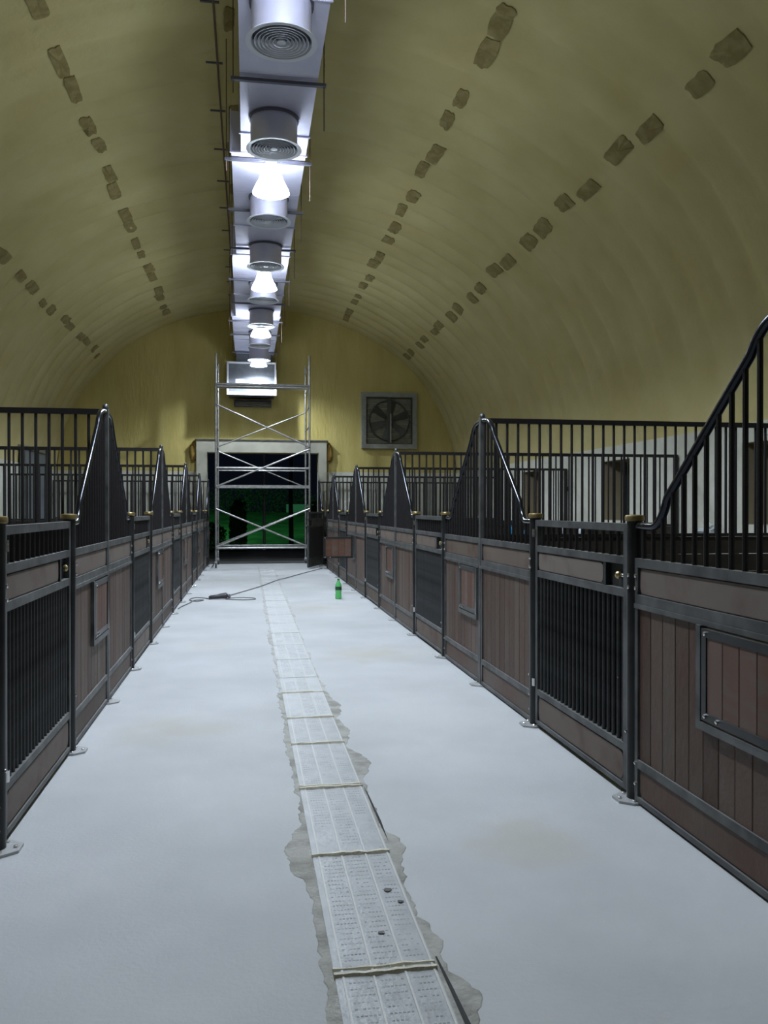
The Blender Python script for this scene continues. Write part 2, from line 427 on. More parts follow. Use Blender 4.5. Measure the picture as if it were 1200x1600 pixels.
# brown foam swellings beside the portal
for (x, sx, lab) in ((-1.46, .10, 'lump of aged brown foam left of the white doorway surround'), (2.21, .10, 'lump of aged brown foam right of the white doorway surround')):
    b = MB(); vs = []; n, m = 14, 9
    for i in range(m+1):
        ph = pi*i/m
        for k in range(n):
            a = 2*pi*k/n
            q = 1 + 0.35*noise.noise(Vector((x + cos(a)*1.6, sin(a)*1.6, i*.7)))
            vs.append((sx*sin(ph)*cos(a)*q, 0.07*sin(ph)*sin(a)*q, -0.26*cos(ph)*q))
    fs = [(i*n+k, i*n+(k+1) % n, (i+1)*n+(k+1) % n, (i+1)*n+k) for i in range(m) for k in range(n)]
    b.add(vs, fs); o = b.build('foam_lump', 'brownfoam', smooth=True, loc=(x, YB-0.085, 3.0))
    tag(o, lab, 'foam lump')

# ================================================================ FLOOR CHANNEL
GX0, GX1 = 0.262, 0.582
cuts = [0.85, 1.72, 2.56, 3.46, 4.30, 5.12, 5.76, 6.56, 7.15]
while cuts[-1] < 20.9: cuts.append(cuts[-1] + 0.86)
for i in range(len(cuts)-1):
    a, c = cuts[i]+0.004, cuts[i+1]-0.004
    e = empty('drain_cover', ((GX0+GX1)/2, a, 0))
    hw = (GX1-GX0)/2; ln = c-a
    b = MB(); b.box(-hw, hw, 0, ln, -0.001, 0.006); b.build('cover_plate', 'cover' if i < 6 else 'cover_dusty', e)
    ribm = MB().box(-0.0035, 0.0035, 0.004, ln-0.004, 0.006, 0.0085).mesh('rib', 'coverline')
    for u in (-hw*0.84, -hw*0.25, hw*0.38, hw*0.95): inst('rib', ribm, e, (u, 0, 0))
    # raised cream joint at the near end
    rr = random.Random(i*5+2); nseg = 10; path = []
    for k in range(nseg+1): path.append((-hw*1.02 + 2*hw*1.02*k/nseg, -0.012 + rr.uniform(-.004, .004), 0.006))
    b = MB(); b.tube(path, [rr.uniform(.008, .015)*(1 if i < 8 else .6) for _ in path], 6); b.build('joint_strip', 'joint' if i < 8 else 'joint_dusty', e, smooth=True)
    if i in (2, 4):
        b = MB(); b.tube([(p[0], p[1]+0.035, p[2]) for p in path], [rr.uniform(.005, .010) for _ in path], 6); b.build('joint_strip', 'joint', e, smooth=True)
    if c < 10:
        b = MB(); y = 0.035
        while y < ln-0.03:
            for (u0, u1) in ((-hw*.78, -hw*.33), (-hw*.17, hw*.3), (hw*.46, hw*.88)):
                x = u0 + 0.005
                dens = 0.85 if noise.noise(Vector((u0*9, (a+y)*2.4, 2))) > -0.1 - (0.35 if a < 3.4 else 0) else 0.04
                while x < u1-0.004:
                    if rr.random() < dens:
                        yy = y
                        b.box(x, x+0.008, yy, yy+0.006, 0.0058, 0.0064)
                    x += 0.0125
            y += 0.034
        o = b.build('slot_dashes', 'slot', e); o['kind'] = 'stuff'  # dark of the open holes laid on as thin dashes, paler where dusty
    if i < 8:
        dist = ('bottommost in the photo', 'second from the camera, at the bottom edge of the photo', 'third from the camera, below the thick cream joint', 'fourth from the camera, with dark blots on it', 'fifth from the camera, beside the left dark cement blot', 'sixth from the camera, between double cream joints', 'seventh from the camera, short one', 'eighth from the camera')[i]
        tag(e, 'whitish film-covered slotted drain cover, ' + dist, 'drain cover', 'drain covers along the aisle')
    else:
        tag(e, 'dusty drain cover, ' + ('ninth tenth eleventh twelfth thirteenth fourteenth fifteenth sixteenth seventeenth eighteenth nineteenth twentieth twenty-first twenty-second twenty-third twenty-fourth twenty-fifth twenty-sixth twenty-seventh').split()[i-8] + ' from the camera along the aisle', 'drain cover', 'drain covers along the aisle')

def cement_strip(name, inner, outer_fn, inner_fn, y0, y1, sgn, label, mt='cement'):
    vs = []; fs = []; n = int((y1-y0)/0.02)
    for k in range(n+1):
        y = y0 + (y1-y0)*k/n
        a = inner + sgn*inner_fn(y); c = inner + sgn*outer_fn(y)
        vs += [(a, y, 0), (a, y, 0.003), (c, y, 0.002), (c + sgn*0.004, y, 0)]
    for k in range(n):
        q = 4*k
        for s_ in range(3): fs.append((q+s_, q+s_+1, q+s_+5, q+s_+4))
    b = MB(); b.add(vs, fs); o = b.build(name, mt); tag(o, label, 'cement patch')
    return o
def bump(y, c, w, h): return h*math.exp(-((y-c)/w)**2)
def nz(y, s, f): return noise.noise(Vector((y*f, s, 0.5)))
cement_strip('cement_band', GX0, lambda y: max(0.004, 0.027 + 0.008*nz(y, 21, 45) + 0.022*nz(y, 1, 1.7) + 0.02*nz(y, 5, 7) + 0.016*nz(y, 9, 19) + bump(y, 3.42, .17, .075) + bump(y, 3.62, .09, .05) + bump(y, 2.5, .25, .022)), lambda y: -0.002 + 0.003*nz(y, 7, 11), 1.0, 6.6, -1,
             'narrow ragged grey cement band along the left edge of the near drain covers')
cement_strip('cement_band', GX1, lambda y: max(0.004, 0.02 + 0.008*nz(y, 23, 45) + 0.03*nz(y, 3, 1.8) + 0.026*nz(y, 11, 6) + 0.018*nz(y, 13, 18) + bump(y, 2.40, .13, .085) + bump(y, 3.6, .16, .055) + bump(y, 4.75, .2, .07) + bump(y, 5.4, .2, .05) + bump(y, 6.2, .35, .06)), lambda y: -0.002 + 0.003*nz(y, 17, 11), 1.0, 6.6, 1,
             'wide ragged grey cement band along the right edge of the near drain covers')
cement_strip('cement_band', GX0, lambda y: max(0.004, 0.027 + 0.008*nz(y, 21, 45) + 0.022*nz(y, 1, 1.7) + 0.02*nz(y, 5, 7) + 0.016*nz(y, 9, 19) + bump(y, 3.42, .17, .075) + bump(y, 3.62, .09, .05) + bump(y, 2.5, .25, .022)), lambda y: -0.002 + 0.003*nz(y, 7, 11), 6.6, 20.8, -1,
             'thin dusty far cement band along the left edge of the drain covers', 'cement_dusty')
cement_strip('cement_band', GX1, lambda y: max(0.004, 0.02 + 0.008*nz(y, 23, 45) + 0.03*nz(y, 3, 1.8) + 0.026*nz(y, 11, 6) + 0.018*nz(y, 13, 18) + bump(y, 2.40, .13, .085) + bump(y, 3.6, .16, .055) + bump(y, 4.75, .2, .07) + bump(y, 5.4, .2, .05) + bump(y, 6.2, .35, .06)), lambda y: -0.002 + 0.003*nz(y, 17, 11), 6.6, 20.8, 1,
             'dusty ragged far cement band along the right edge of the drain covers', 'cement_dusty')
b = MB(); b.add([(0.598,1.9,.0045),(0.618,2.2,.0045),(0.609,2.45,.0045),(0.600,2.62,.0045),(0.594,2.62,.0045),(0.598,2.4,.0045),(0.600,2.2,.0045),(0.588,1.9,.0045)], [(7,0,1,6),(6,1,2,5),(5,2,3,4)])
tag(b.build('floor_crack', 'black'), 'long black crack beside the right cement band at the bottom of the photo', 'crack')
b = MB(); b.add([(0.60,3.55,.0045),(0.606,3.8,.0045),(0.600,4.15,.0045),(0.592,4.3,.0045),(0.594,3.9,.0045)], [(0,1,2,4),(4,2,3)])
tag(b.build('floor_crack', 'black'), 'thin black crack farther up the right edge of the drain covers', 'crack')
# small dark scraps on the covers
for (x, y, lab, r) in ((0.517, 3.10, 'dark torn scrap on the fourth drain cover', .016), (0.549, 3.0, 'smaller dark scrap on the right edge of the fourth drain cover', .012), (0.448, 2.79, 'dark scrap in the middle of the near drain covers', .012)):
    b = MB(); n = 9; rr = random.Random(int(x*1000))
    ps = [(cos(2*pi*k/n)*r*rr.uniform(.6, 1.3), sin(2*pi*k/n)*r*rr.uniform(.5, 1.1)) for k in range(n)]
    b.prism(ps, 0, 0.0012); o = b.build('debris_scrap', 'blackplastic', loc=(x, y, 0.0088)); tag(o, lab, 'debris')

# ================================================================ STALL FRONT KIT
# local frame: +x along the row, +y towards the aisle, z up
BAR = MB().lathe([(0.0115, 0), (0.0115, 1)], n=8).mesh('bar', 'bar', True); smooth_by_angle(BAR)
HPLANK = MB().cbox(-0.0592, 0.0592, -0.011, 0.011, 0, 1, 0.003, 'z').mesh('hatch_plank', 'hatchwood')
DBAR = MB().lathe([(0.0115, 0), (0.0115, 1)], n=8).mesh('lower_bar', 'dustybar', True); smooth_by_angle(DBAR)
SBAR = MB().lathe([(0.008, 0), (0.008, 1)], n=6).mesh('bar', 'bar', True)
PLANK = MB().cbox(-0.0592, 0.0592, -0.011, 0.011, 0, 1, 0.003, 'z').mesh('plank', 'wood')
BOLT = MB().lathe([(0.009, 0), (0.009, 0.006), (0.004, 0.009)], n=8).mesh('bolt', 'chrome')
for me_ in (BOLT,): pass
def bolt(parent, x, y, z, up=False):
    return inst('bolt', BOLT, parent, (x, y, z), (0, 0, 0) if up else (radians(-90), 0, 0))

LP = 1.29      # panel length
def sweep_z(l):     # l distance from partition; top rail centre line height
    pts = sweep_pts()
    for (a, za), (c, zc) in zip(pts, pts[1:]):
        if a <= l <= c: return za + (zc-za)*(l-a)/(c-a)
    return pts[-1][1]
_sp = None
def sweep_pts():
    global _sp
    if _sp: return _sp
    def bez(p0, p1, p2, n=7): return [((1-t)**2*p0[0]+2*t*(1-t)*p1[0]+t*t*p2[0], (1-t)**2*p0[1]+2*t*(1-t)*p1[1]+t*t*p2[1]) for t in [i/n for i in range(n+1)]]
    _sp = [(0.02, 2.175)] + bez((0.13, 2.165), (0.25, 2.155), (0.32, 2.04)) + bez((0.96, 1.50), (1.02, 1.37), (1.10, 1.365)) + [(1.255, 1.365)]
    return _sp

def make_panel(hatch, detail, name):
    """starts at the partition (x=0) and runs to the post (x=1.29)"""
    e = empty(name)
    x0, x1 = 0.028, LP - 0.042
    fr = MB()
    for z0, z1 in ((1.163, 1.207), (0.985, 1.03), (0.18, 0.222), (0.014, 0.04)): fr.box(x0, x1, -0.02, 0.02, z0, z1)
    fr.box(x0, x0+0.03, -0.0199, 0.0199, 0.04, 1.163); fr.box(x1-0.03, x1, -0.0199, 0.0199, 0.04, 1.163)
    fr.box(x0, x1, 0.012, 0.0245, 0.962, 0.984)
    fr.build('panel_frame', 'dusty', e)
    # upper and lower boards with rounded ends over a steel backing
    for nm, z0, z1, mt in (('upper_board', 1.03, 1.163, 'wood_dusty' if detail == 2 else 'wood_dusty'), ('kick_board', 0.04, 0.18, 'wood')):
        bk = MB().box(x0+.03, x1-.03, -0.012, 0.006, z0, z1).build(nm, 'dusty', e)
        bd = MB().prism(rrect(x0+.045, x1-.045, z0+.006, z1-.006, 0.03), 0.006, 0.0125, 'y').build('board_face', mt, bk)
    n = 10; pw = (x1 - x0 - 0.06)/n; hz0, hz1 = 0.545, 1.0
    sc = pw/0.1205
    if detail:
        for k in range(n):
            xc = x0 + 0.03 + pw*(k+.5)
            if hatch and k < 5: zb, zt = 0.222, 0.56
            else: zb, zt = 0.222, 0.963
            inst('plank', PLANK, e, (xc, random.uniform(-.001, .001), zb), (0, 0, 0), (sc, 1, zt-zb))
        if hatch:
            pass
    else:
        b = MB()
        for k in range(n):
            xc = x0 + 0.03 + pw*(k+.5); b.cbox(xc-pw/2+.0012, xc+pw/2-.0012, -0.011, 0.011, 0.222, 0.56 if (hatch and k < 5) else 0.963, .003, 'z')
        o = b.build('planks', 'wood', e); o['kind'] = 'stuff'
    if hatch:
        h0, h1 = x0 + 0.0301, x0 + 0.03 + pw*5 + 0.02
        b = MB(); t = 0.034
        b.box(h0, h1, 0.011, 0.034, 0.56-t, 0.56); b.box(h1-t, h1, 0.011, 0.034, 0.56, 0.962)
        b.box(h0, h0+0.02, 0.011, 0.034, 0.56, 0.962)
        b.build('hatch_surround', 'dusty', e)
        hd = bpy.data.objects.new('hatch_door', None); C.objects.link(hd); hd.parent = e; hd.location = (h0+0.026, 0.022, 0)
        w = h1 - t - h0 - 0.036; z0, z1 = 0.57, 0.952; t = 0.035
        b = MB(); b.box(0, w, -0.012, 0.012, z0, z0+t); b.box(0, w, -0.012, 0.012, z1-t, z1)
        b.box(0, t, -0.012, 0.012, z0+t, z1-t); b.box(w-t, w, -0.012, 0.012, z0+t, z1-t)
        b.build('hatch_frame', 'steel', hd)
        m = 4; q = (w-2*t)/m
        for k in range(m):
            inst('hatch_plank', HPLANK, hd, (t + q*(k+.5), 0, z0+t), (0, 0, 0), (q/0.1205, .7, z1-z0-2*t))
        for bx, bz in ((w-0.03, z1-0.02), (w-0.03, z0+0.02), (w-.12, z0+.018)): bolt(hd, bx, 0.012, bz)
        inst('hinge_pin', MB().tube([(0, 0, z0-0.004), (0, 0, z1+0.004)], 0.008, 8).mesh('hinge_pin', 'chrome'), hd, (-0.004, 0.012, 0))
    # swept top rail
    b = MB(); b.tube([(l, 0, z) for l, z in sweep_pts()], 0.0205, 10); b.build('swept_rail', 'polish', e, smooth=True)
    xs = []
    l = x0 + 0.05
    while l < x1 - 0.02: xs.append(l); l += 0.0925
    if detail:
        for l in xs: inst('grille_bar', BAR, e, (l, 0, 1.2), (0, 0, 0), (1, 1, sweep_z(l) - 1.2))
    else:
        b = MB()
        for l in xs: b.tube([(l, 0, 1.2), (l, 0, sweep_z(l))], 0.0115, 6)
        o = b.build('grille_bars', 'bar', e); o['kind'] = 'stuff'
    if detail:
        for z in (1.12, 1.06, 0.2, 0.1): bolt(e, x1-0.012, 0.02, z)
    return e

DW = 1.45      # post to post
def make_door(detail, name='stall_door'):
    """hinge at x=0 side (0.045), latch at the far end"""
    e = empty(name)
    x0, x1 = 0.05, DW - 0.045
    b = MB(); t = 0.042
    for z0, z1 in ((1.336, 1.376), (1.168, 1.208), (1.002, 1.044), (0.222, 0.26), (0.03, 0.055)): b.box(x0, x1, -0.02, 0.02, z0, z1)
    b.box(x0, x0+t, -0.0199, 0.0199, 0.055, 1.336); b.box(x1-t, x1, -0.0199, 0.0199, 0.055, 1.336)
    b.build('door_frame', 'dusty', e)
    xs_ = x1 - 0.30     # board ends here, latch slot beyond
    bk = MB().box(x0+t, xs_+0.02, -0.012, 0.008, 1.044, 1.168).build('upper_board', 'dusty', e)
    MB().prism(rrect(x0+t+.012, xs_, 1.052, 1.160, 0.028), 0.008, 0.0145, 'y').build('board_face', 'wood_dusty', bk)
    bk = MB().box(x0+t, x1-t, -0.012, 0.008, 0.055, 0.222).build('kick_board', 'dusty', e)
    MB().prism(rrect(x0+t+.012, x1-t-.012, 0.066, 0.212, 0.04), 0.008, 0.0145, 'y').build('board_face', 'wood_dusty', bk)
    # latch: black sheet for the shade in the open slot, striker plates and a brass bolt
    MB().box(xs_+0.02, x1-t, -0.016, -0.008, 1.044, 1.168).build('latch_slot_dark', 'black', e)
    MB().box(xs_+0.02, xs_+0.05, -0.008, 0.0205, 1.044, 1.168).build('latch_plate', 'steel', e)
    lb = MB().tube([(xs_+0.17, 0.0, 1.108), (x1-0.02, 0.0, 1.108)], 0.011, 10).build('latch_bolt', 'chrome', e, smooth=True)
    MB().lathe([(0.0, 0.03), (0.018, 0.034), (0.02, 0.046), (0.012, 0.056), (0.0, 0.058)], n=12, caps=False).build('latch_knob', 'brass', lb, smooth=True)
    k = [o for o in C.objects if o.name.startswith('latch_knob')][-1]; k.rotation_euler = (radians(-90), 0, 0); k.location = (xs_+0.185, -0.03, 1.108)
    xsT = [x0+t+0.055 + 0.0935*i for i in range(13)]; xsT = [x for x in xsT if x < x1-t-0.02]
    nb = 21; xsB = [x0+t + (x1-x0-2*t)*(i+.5)/nb for i in range(nb)]
    if detail:
        for x in xsT: inst('upper_bar', BAR, e, (x, 0, 1.205), (0, 0, 0), (1, 1, 0.135))
        for x in xsB: inst('lower_bar', DBAR, e, (x, 0, 0.258), (0, 0, 0), (1, 1, 0.747))
    else:
        b = MB()
        for x in xsT: b.tube([(x, 0, 1.205), (x, 0, 1.34)], 0.0115, 6)
        b.build('upper_bars', 'bar', e)['kind'] = 'stuff'
        b = MB()
        for x in xsB: b.tube([(x, 0, 0.258), (x, 0, 1.005)], 0.0115, 6)
        b.build('lower_bars', 'dustybar', e)['kind'] = 'stuff'
    MB().box(x0+t, x1-t, -0.034, -0.03, 0.26, 1.002).build('dark_stall_sheet', 'black', e)  # black sheet put behind the bars for the unlit stall interior
    for z in (1.29, 0.30):
        h = MB().lathe([(0.014, 0), (0.014, 0.05)], n=10).build('hinge', 'chrome', e, smooth=True, loc=(x0-0.002, 0.026, z-0.025))
    return e

def make_post():
    e = empty('stall_post')
    MB().lathe([(0.039, 0.012), (0.039, 1.396)], n=20).build('post_tube', 'steel', e, smooth=True)
    MB().lathe([(0.041, 1.388), (0.048, 1.392), (0.048, 1.412), (0.044, 1.418), (0.012, 1.421)], n=20).build('post_cap', 'brass', e, smooth=True)
    b = MB(); b.prism([(-.085, -.045), (.085, -.045), (.085, .04), (.04, .10), (-.04, .10), (-.085, .04)], 0, 0.012)
    b.build('foot_plate', 'zinc', e)
    for x, y in ((-.06, .03), (.06, .03), (0, .078)): bolt(e, x, y, 0.012, up=True)
    for z in (1.12, 1.06, 0.34): bolt(e, -0.012 if z > 1 else 0.012, 0.037, z)
    return e

def make_partition(detail, name='stall_partition'):
    """x=0, runs away from the aisle along -y"""
    e = empty(name); D = 3.93
    b = MB(); b.box(-.0225, .0225, -.0225, .0225, 0.01, 2.20); b.build('front_post', 'dusty', e)
    MB().lathe([(0.02, 2.2), (0.024, 2.205), (0.02, 2.225), (0.008, 2.235)], n=12).build('post_finial', 'steel', e, smooth=True)
    MB().prism([(-.08, -.04), (.08, -.04), (.08, .04), (.035, .10), (-.035, .10), (-.08, .04)], 0, 0.01).build('foot_plate', 'zinc', e)
    for x in (-.055, .055): bolt(e, x, 0.03, 0.01, up=True)
    b = MB(); b.box(-.02, .02, -D, -.0225, 2.155, 2.195); b.build('top_rail', 'bar', e)
    b = MB(); b.box(-.025, .025, -D, -.0225, 1.212, 1.240); b.build('middle_rail', 'bar', e)
    b = MB(); b.box(-.025, .025, -D-.0, -D+.05, 0.0, 2.155); b.build('rear_post', 'bar', e)
    b = MB(); b.box(-.04, .02, -D-.012, -D, 1.78, 1.86); b.build('wall_bracket', 'bar', e)
    if detail:
        bm_ = MB().box(-.016, .016, -D+.05, -.0225, 0.0025, 0.1475).mesh('board', 'darkwood')
        for k in range(8): inst('board', bm_, e, (0, 0, 0.012 + 0.15*k))
        k = 0; y = -0.12
        while y > -D+.08: inst('grille_bar', BAR, e, (0, y, 1.238), (0, 0, 0), (1, 1, 0.92)); y -= 0.0935
    else:
        b = MB()
        for k in range(8): b.box(-.016, .016, -D+.05, -.0225, 0.0145+.15*k, 0.1595+.15*k)
        b.build('boards', 'darkwood', e)['kind'] = 'stuff'
        b = MB(); y = -0.12
        while y > -D+.08: b.tube([(0, y, 1.238), (0, y, 2.157)], 0.0115, 6); y -= 0.0935
        b.build('grille_bars', 'bar', e)['kind'] = 'stuff'
    return e

protos = {}
def get(kind, detail):
    key = (kind, detail)
    if key not in protos:
        if kind == 'hatch': o = make_panel(True, detail, 'stall_barrier')
        elif kind == 'plain': o = make_panel(False, detail, 'stall_barrier')
        elif kind == 'door': o = make_door(detail)
        elif kind == 'post': o = make_post()
        elif kind == 'part': o = make_partition(detail)
        protos[key] = [o, False]
    p = protos[key]
    if not p[1]: p[1] = True; return p[0]
    return copy_tree(p[0])

ORD = ['nearest', 'second', 'third', 'fourth', 'fifth', 'sixth', 'seventh', 'eighth', 'ninth', 'tenth', 'eleventh', 'twelfth']
def nth(i): return 'nearest to the camera' if i == 0 else ORD[i] + ' from the camera'
FX = {1: 1.90, -1: -1.055}
mirror_meshes = {}
for side, PP in ((1, P_R), (-1, P_L)):
    nm = 'right' if side == 1 else 'left'
    fx = FX[side]; rz = radians(90) if side == 1 else radians(-90)
    def place(o, y, r=rz): o.location = (fx, y, 0); o.rotation_euler = (0, 0, r); return o
    cnt = {'panel': 0, 'hatch': 0, 'door': 0, 'post': 0, 'part': 0}
    for k, p in enumerate(PP):
        dt = 1 if k < 3 else 0
        # partition
        o = get('part', 1 if k < 4 else 0); place(o, p)
        seen = k > 0
        tag(o, ('dark barred stall partition with front post, ' + nth(k) + ' in the ' + nm + ' row'), 'partition', 'partitions of the %s stall row' % nm)
        # the two swept panels meeting at this partition.  dirn = +1 along +Y, -1 along -Y
        for dirn in (-1, 1):
            if p + dirn*LP > 23.1 or p + dirn*LP < 2.2: continue
            hat = (dirn == side)
            dd = 1 if (p + dirn*0.6) < 11.3 else 0
            o = get('hatch' if hat else 'plain', dd)
            # rows run so that hatch panels need no mirroring; plain ones are turned and set back to front
            if hat: place(o, p)
            else:
                place(o, p); o.scale = (-1, 1, 1)
            o['_y'] = p + dirn*0.6
            tag(o, ' ', 'stall front', 'swept fronts of the %s stall row' % nm); o['_k'] = (hat and 1 or 0)
        # door between this bay and the next
        if k < 5:
            ya, yb = p + LP, p + LP + DW
            o = get('door', 1 if k < 3 else 0)
            # hinge: right row at far post, left row at near post
            if side == 1: o.location = (fx, yb, 0); o.rotation_euler = (0, 0, -radians(90)); o.scale = (1, -1, 1)
            else: o.location = (fx, ya, 0); o.rotation_euler = (0, 0, radians(90)); o.scale = (1, -1, 1)
            if side == 1 and k == 4:
                o.rotation_euler = (0, 0, -radians(90) - radians(20)); o.location = (fx, yb, 0)
                tag(o, 'black stall door swung open into the aisle beside the scaffold', 'stall door', 'stall doors of the right row')
            else:
                tag(o, 'barred stall door with wooden board and latch, ' + nth(k) + ' in the ' + nm + ' row', 'stall door', 'stall doors of the %s row' % nm)
            for q, yy in enumerate((ya, yb)):
                if yy > 22.9: continue
                o = get('post', 1); place(o, yy)
                if q == 0 and side == 1 or q == 1 and side == -1: pass
                i = cnt['post']; cnt['post'] += 1
                tag(o, 'round black stall post with brass cap, ' + nth(i) + ' in the ' + nm + ' row', 'post', 'capped posts of the %s stall row' % nm)
    pans = sorted([o for o in C.objects if o.get('_y') is not None and abs(o.location.x - fx) < .01], key=lambda o: o['_y'])
    for i, o in enumerate(pans):
        o['label'] = ('wooden stall front with feed hatch, ' if o['_k'] else 'plain wooden stall front, ') + nth(i) + ' in the ' + nm + ' row'
    for o in pans: del o['_y']; del o['_k']

# the open feed hatch in the right row (fourth bay): turned out square to the row
def kids(o): return [c for c in C.objects if c.parent == o]
for o in C.objects:
    if o.name.startswith('stall_barrier') and abs(o.location.x - 1.90) < .01 and abs(o.location.y - P_R[3]) < .01 and 'hatch' in o['label']:
        for c in kids(o):
            if c.name.startswith('hatch_door'):
                c.rotation_euler = (0, 0, radians(88)); c.location.y += 0.03
                c['label'] = 'reddish feed hatch door swung open into the aisle'
# left row, last door of a bay stands shut: nothing to change

# workbench with bottles inside the second right stall, seen through the grilles
e = empty('workbench', (4.05, 8.75, 0.02)); tag(e, 'dark wooden bench in the right stall carrying bottles', 'bench')
for k in range(4):
    MB().box(-1.35, 1.35, -0.36+.18*k, -0.36+.18*k+.172, 1.06, 1.10).build('bench_plank', 'darkwood', e)
for x in (-1.25, 1.25):
    for y in (-.3, .3): MB().box(x-.035, x+.035, y-.035, y+.035, 0, 1.06).build('leg', 'darkwood', e)
def bottle(name, x, y, z, h, r, mt, label, capm='cap', lab=None, cat='bottle'):
    e = empty(name, (x, y, z)); tag(e, label, cat)
    prof = [(r*.55, 0.004), (r*.9, 0), (r, h*.05), (r*.97, h*.22), (r*.90, h*.30), (r*.97, h*.38), (r, h*.45), (r, h*.62), (r*.93, h*.70), (r*.6, h*.82), (r*.34, h*.90), (r*.3, h*.94)]
    MB().lathe(prof, n=20).build('bottle_body', mt, e, smooth=True)
    MB().lathe([(r*.36, h*.925), (r*.38, h*.93), (r*.38, h*.99), (r*.3, h)], n=14).build('bottle_cap', capm, e, smooth=True)
    if lab: MB().lathe([(r*1.012, h*.44), (r*1.02, h*.45), (r*1.02, h*.60), (r*1.012, h*.61)], n=20, caps=False).build('bottle_label', lab, e, smooth=True)
    return e
bottle('water_bottle', 2.86, 8.85, 1.12, .15, .035, 'blue', 'small blue bottle seen low through the swept grille', 'blue')
bottle('water_bottle', 3.08, 8.95, 1.12, .13, .03, 'blue', 'second blue bottle right of the first, behind the swept grille', 'blue')
bottle('water_bottle', 3.42, 8.75, 1.12, .14, .035, 'clear', 'small clear bottle beside the stall post seen through bars', 'diff')
bottle('water_bottle', 3.62, 8.7, 1.12, .14, .033, 'clear', 'small clear bottle seen through the door bars', 'diff')
b = MB(); n, m = 16, 10; vs = []
for i in range(m+1):
    ph = pi*i/m
    for k in range(n):
        a = 2*pi*k/n; q = 1 + .5*noise.noise(Vector((cos(a)*2.2*sin(ph), sin(a)*2.2*sin(ph), cos(ph)*2.2+5)))
        vs.append((.12*sin(ph)*cos(a)*q, .09*sin(ph)*sin(a)*q, .075-.075*cos(ph)*q))
b.add(vs, [(i*n+k, i*n+(k+1) % n, (i+1)*n+(k+1) % n, (i+1)*n+k) for i in range(m) for k in range(n)])
tag(b.build('plastic_bag', 'clear', loc=(5.08, 8.6, 1.125)), 'crumpled clear plastic bag beyond the near right stall partition', 'bag')

# ================================================================ OVERHEAD DUCT
ZD = 5.55
dsec = [(-5.8, 9.7, -.08, .66), (9.7, 13.6, -.19, .66), (13.6, 17.95, -.26, .66), (17.95, 22.9, -.34, .67)]
e = empty('ventilation_duct', (0.28, 8, ZD)); tag(e, 'long galvanised ventilation duct under the crown of the vault', 'duct')
for (y0, y1, x0, x1) in dsec:
    b = MB(); y = y0
    while y < y1 - .01:
        ye = min(y+1.25, y1)
        b.box(x0-.28, x1-.28, y-8+.004, ye-8-.004, 0, .46)
        y = ye
    b.build('duct_section', 'duct', e)
    y = y0
    fx0, fx1 = x0-.28-.018, x1-.28+.018
    while y <= y1 - .3:
        fl = MB(); fl.box(fx0, fx1, y-8-.008, y-8+.008, -.018, -.0005); fl.box(fx0, fx0+.0175, y-8-.008, y-8+.008, -.0005, .475); fl.box(fx1-.0175, fx1, y-8-.008, y-8+.008, -.0005, .475); y += 2.5
        fl.build('duct_flange', 'duct', e)
# diffusers
def make_diffuser():
    e = empty('ceiling_diffuser')
    MB().lathe([(0.245, 0.03), (0.245, 0.33)], n=32, caps=False).build('duct_collar', 'duct', e, smooth=True)
    MB().lathe([(0.25, 0.30), (0.262, 0.30), (0.262, 0.328), (0.25, 0.328)], n=32, caps=False).build('collar_band', 'strut', e, smooth=True)
    MB().lathe([(0.245, 0.03), (0.285, 0.012), (0.292, 0.0), (0.25, 0.004), (0.236, 0.03)], n=32, caps=False).build('diffuser_rim', 'diff', e, smooth=True)
    for r in (.212, .182, .152, .122, .092, .062):
        MB().lathe([(r+.012, .002), (r+.010, .005), (r-.010, .034), (r-.014, .034), (r+.008, .001), (r+.012, .002)], n=32, caps=False).build('diffuser_ring', 'diff', e, smooth=True)
    MB().lathe([(0.001, 0.002), (0.036, 0.004), (0.03, 0.02), (0.001, 0.03)], n=20, caps=False).build('centre_cone', 'diff', e, smooth=True)
    MB().lathe([(0.0, 0.08), (0.24, 0.08)], n=32, caps=False).build('damper_plate', 'strut', e)
    return e
dy = [2.5, 4.6, 6.75, 8.75, 10.95, 12.98, 15.1, 17.2, 19.3, 21.15]
dproto = make_diffuser()
for i, t in enumerate(dy):
    o = dproto if i == 0 else copy_tree(dproto)
    y = (t-.043)*1.0132
    o.location = (0.268, y, 5.218)
    lab = 'round louvred air diffuser under the duct, '
    j = i-2
    lab += (('out of frame above the camera', 'cut off by the top edge')[i] if j < 0 else ['largest, near the top of the photo', 'just above the nearest visible lamp', 'just below the nearest visible lamp', 'above the second visible lamp', 'below the second visible lamp', 'above the third visible lamp', 'below the third visible lamp', 'farthest, above the last lamp'][min(j, 7)])
    tag(o, lab, 'diffuser', 'round diffusers along the duct')
# hanger struts on threaded rods
hy = [2.6, 4.4, 6.2, 8.0, 9.85, 11.5, 13.2, 15.0, 16.7, 18.3, 19.7, 21.9]
for i, y in enumerate(hy):
    e = empty('duct_hanger', (0.26, y, ZD-.05))
    xa = [q[2] for q in dsec if q[0] <= y <= q[1]][0] - .26 - .08; xb = .48
    st = MB().box(xa, xb, -.02, .02, -.0, .03).build('hanger_channel', 'strut', e)
    for s_, x in ((0, xa+.02), (1, xb-.02)):
        dd = (x + .26 - XC)/HW
        zt = ZS + RISE*sqrt(1-dd*dd) - (ZD-.05) - .03
        MB().tube([(x, 0, -0.42 if s_ else -.12), (x, 0, zt)], 0.006, 6).build('threaded_rod', 'rod', e)
    tag(e, 'steel channel on threaded rods carrying the duct, ' + nth(i), 'duct hanger', 'hangers along the duct')
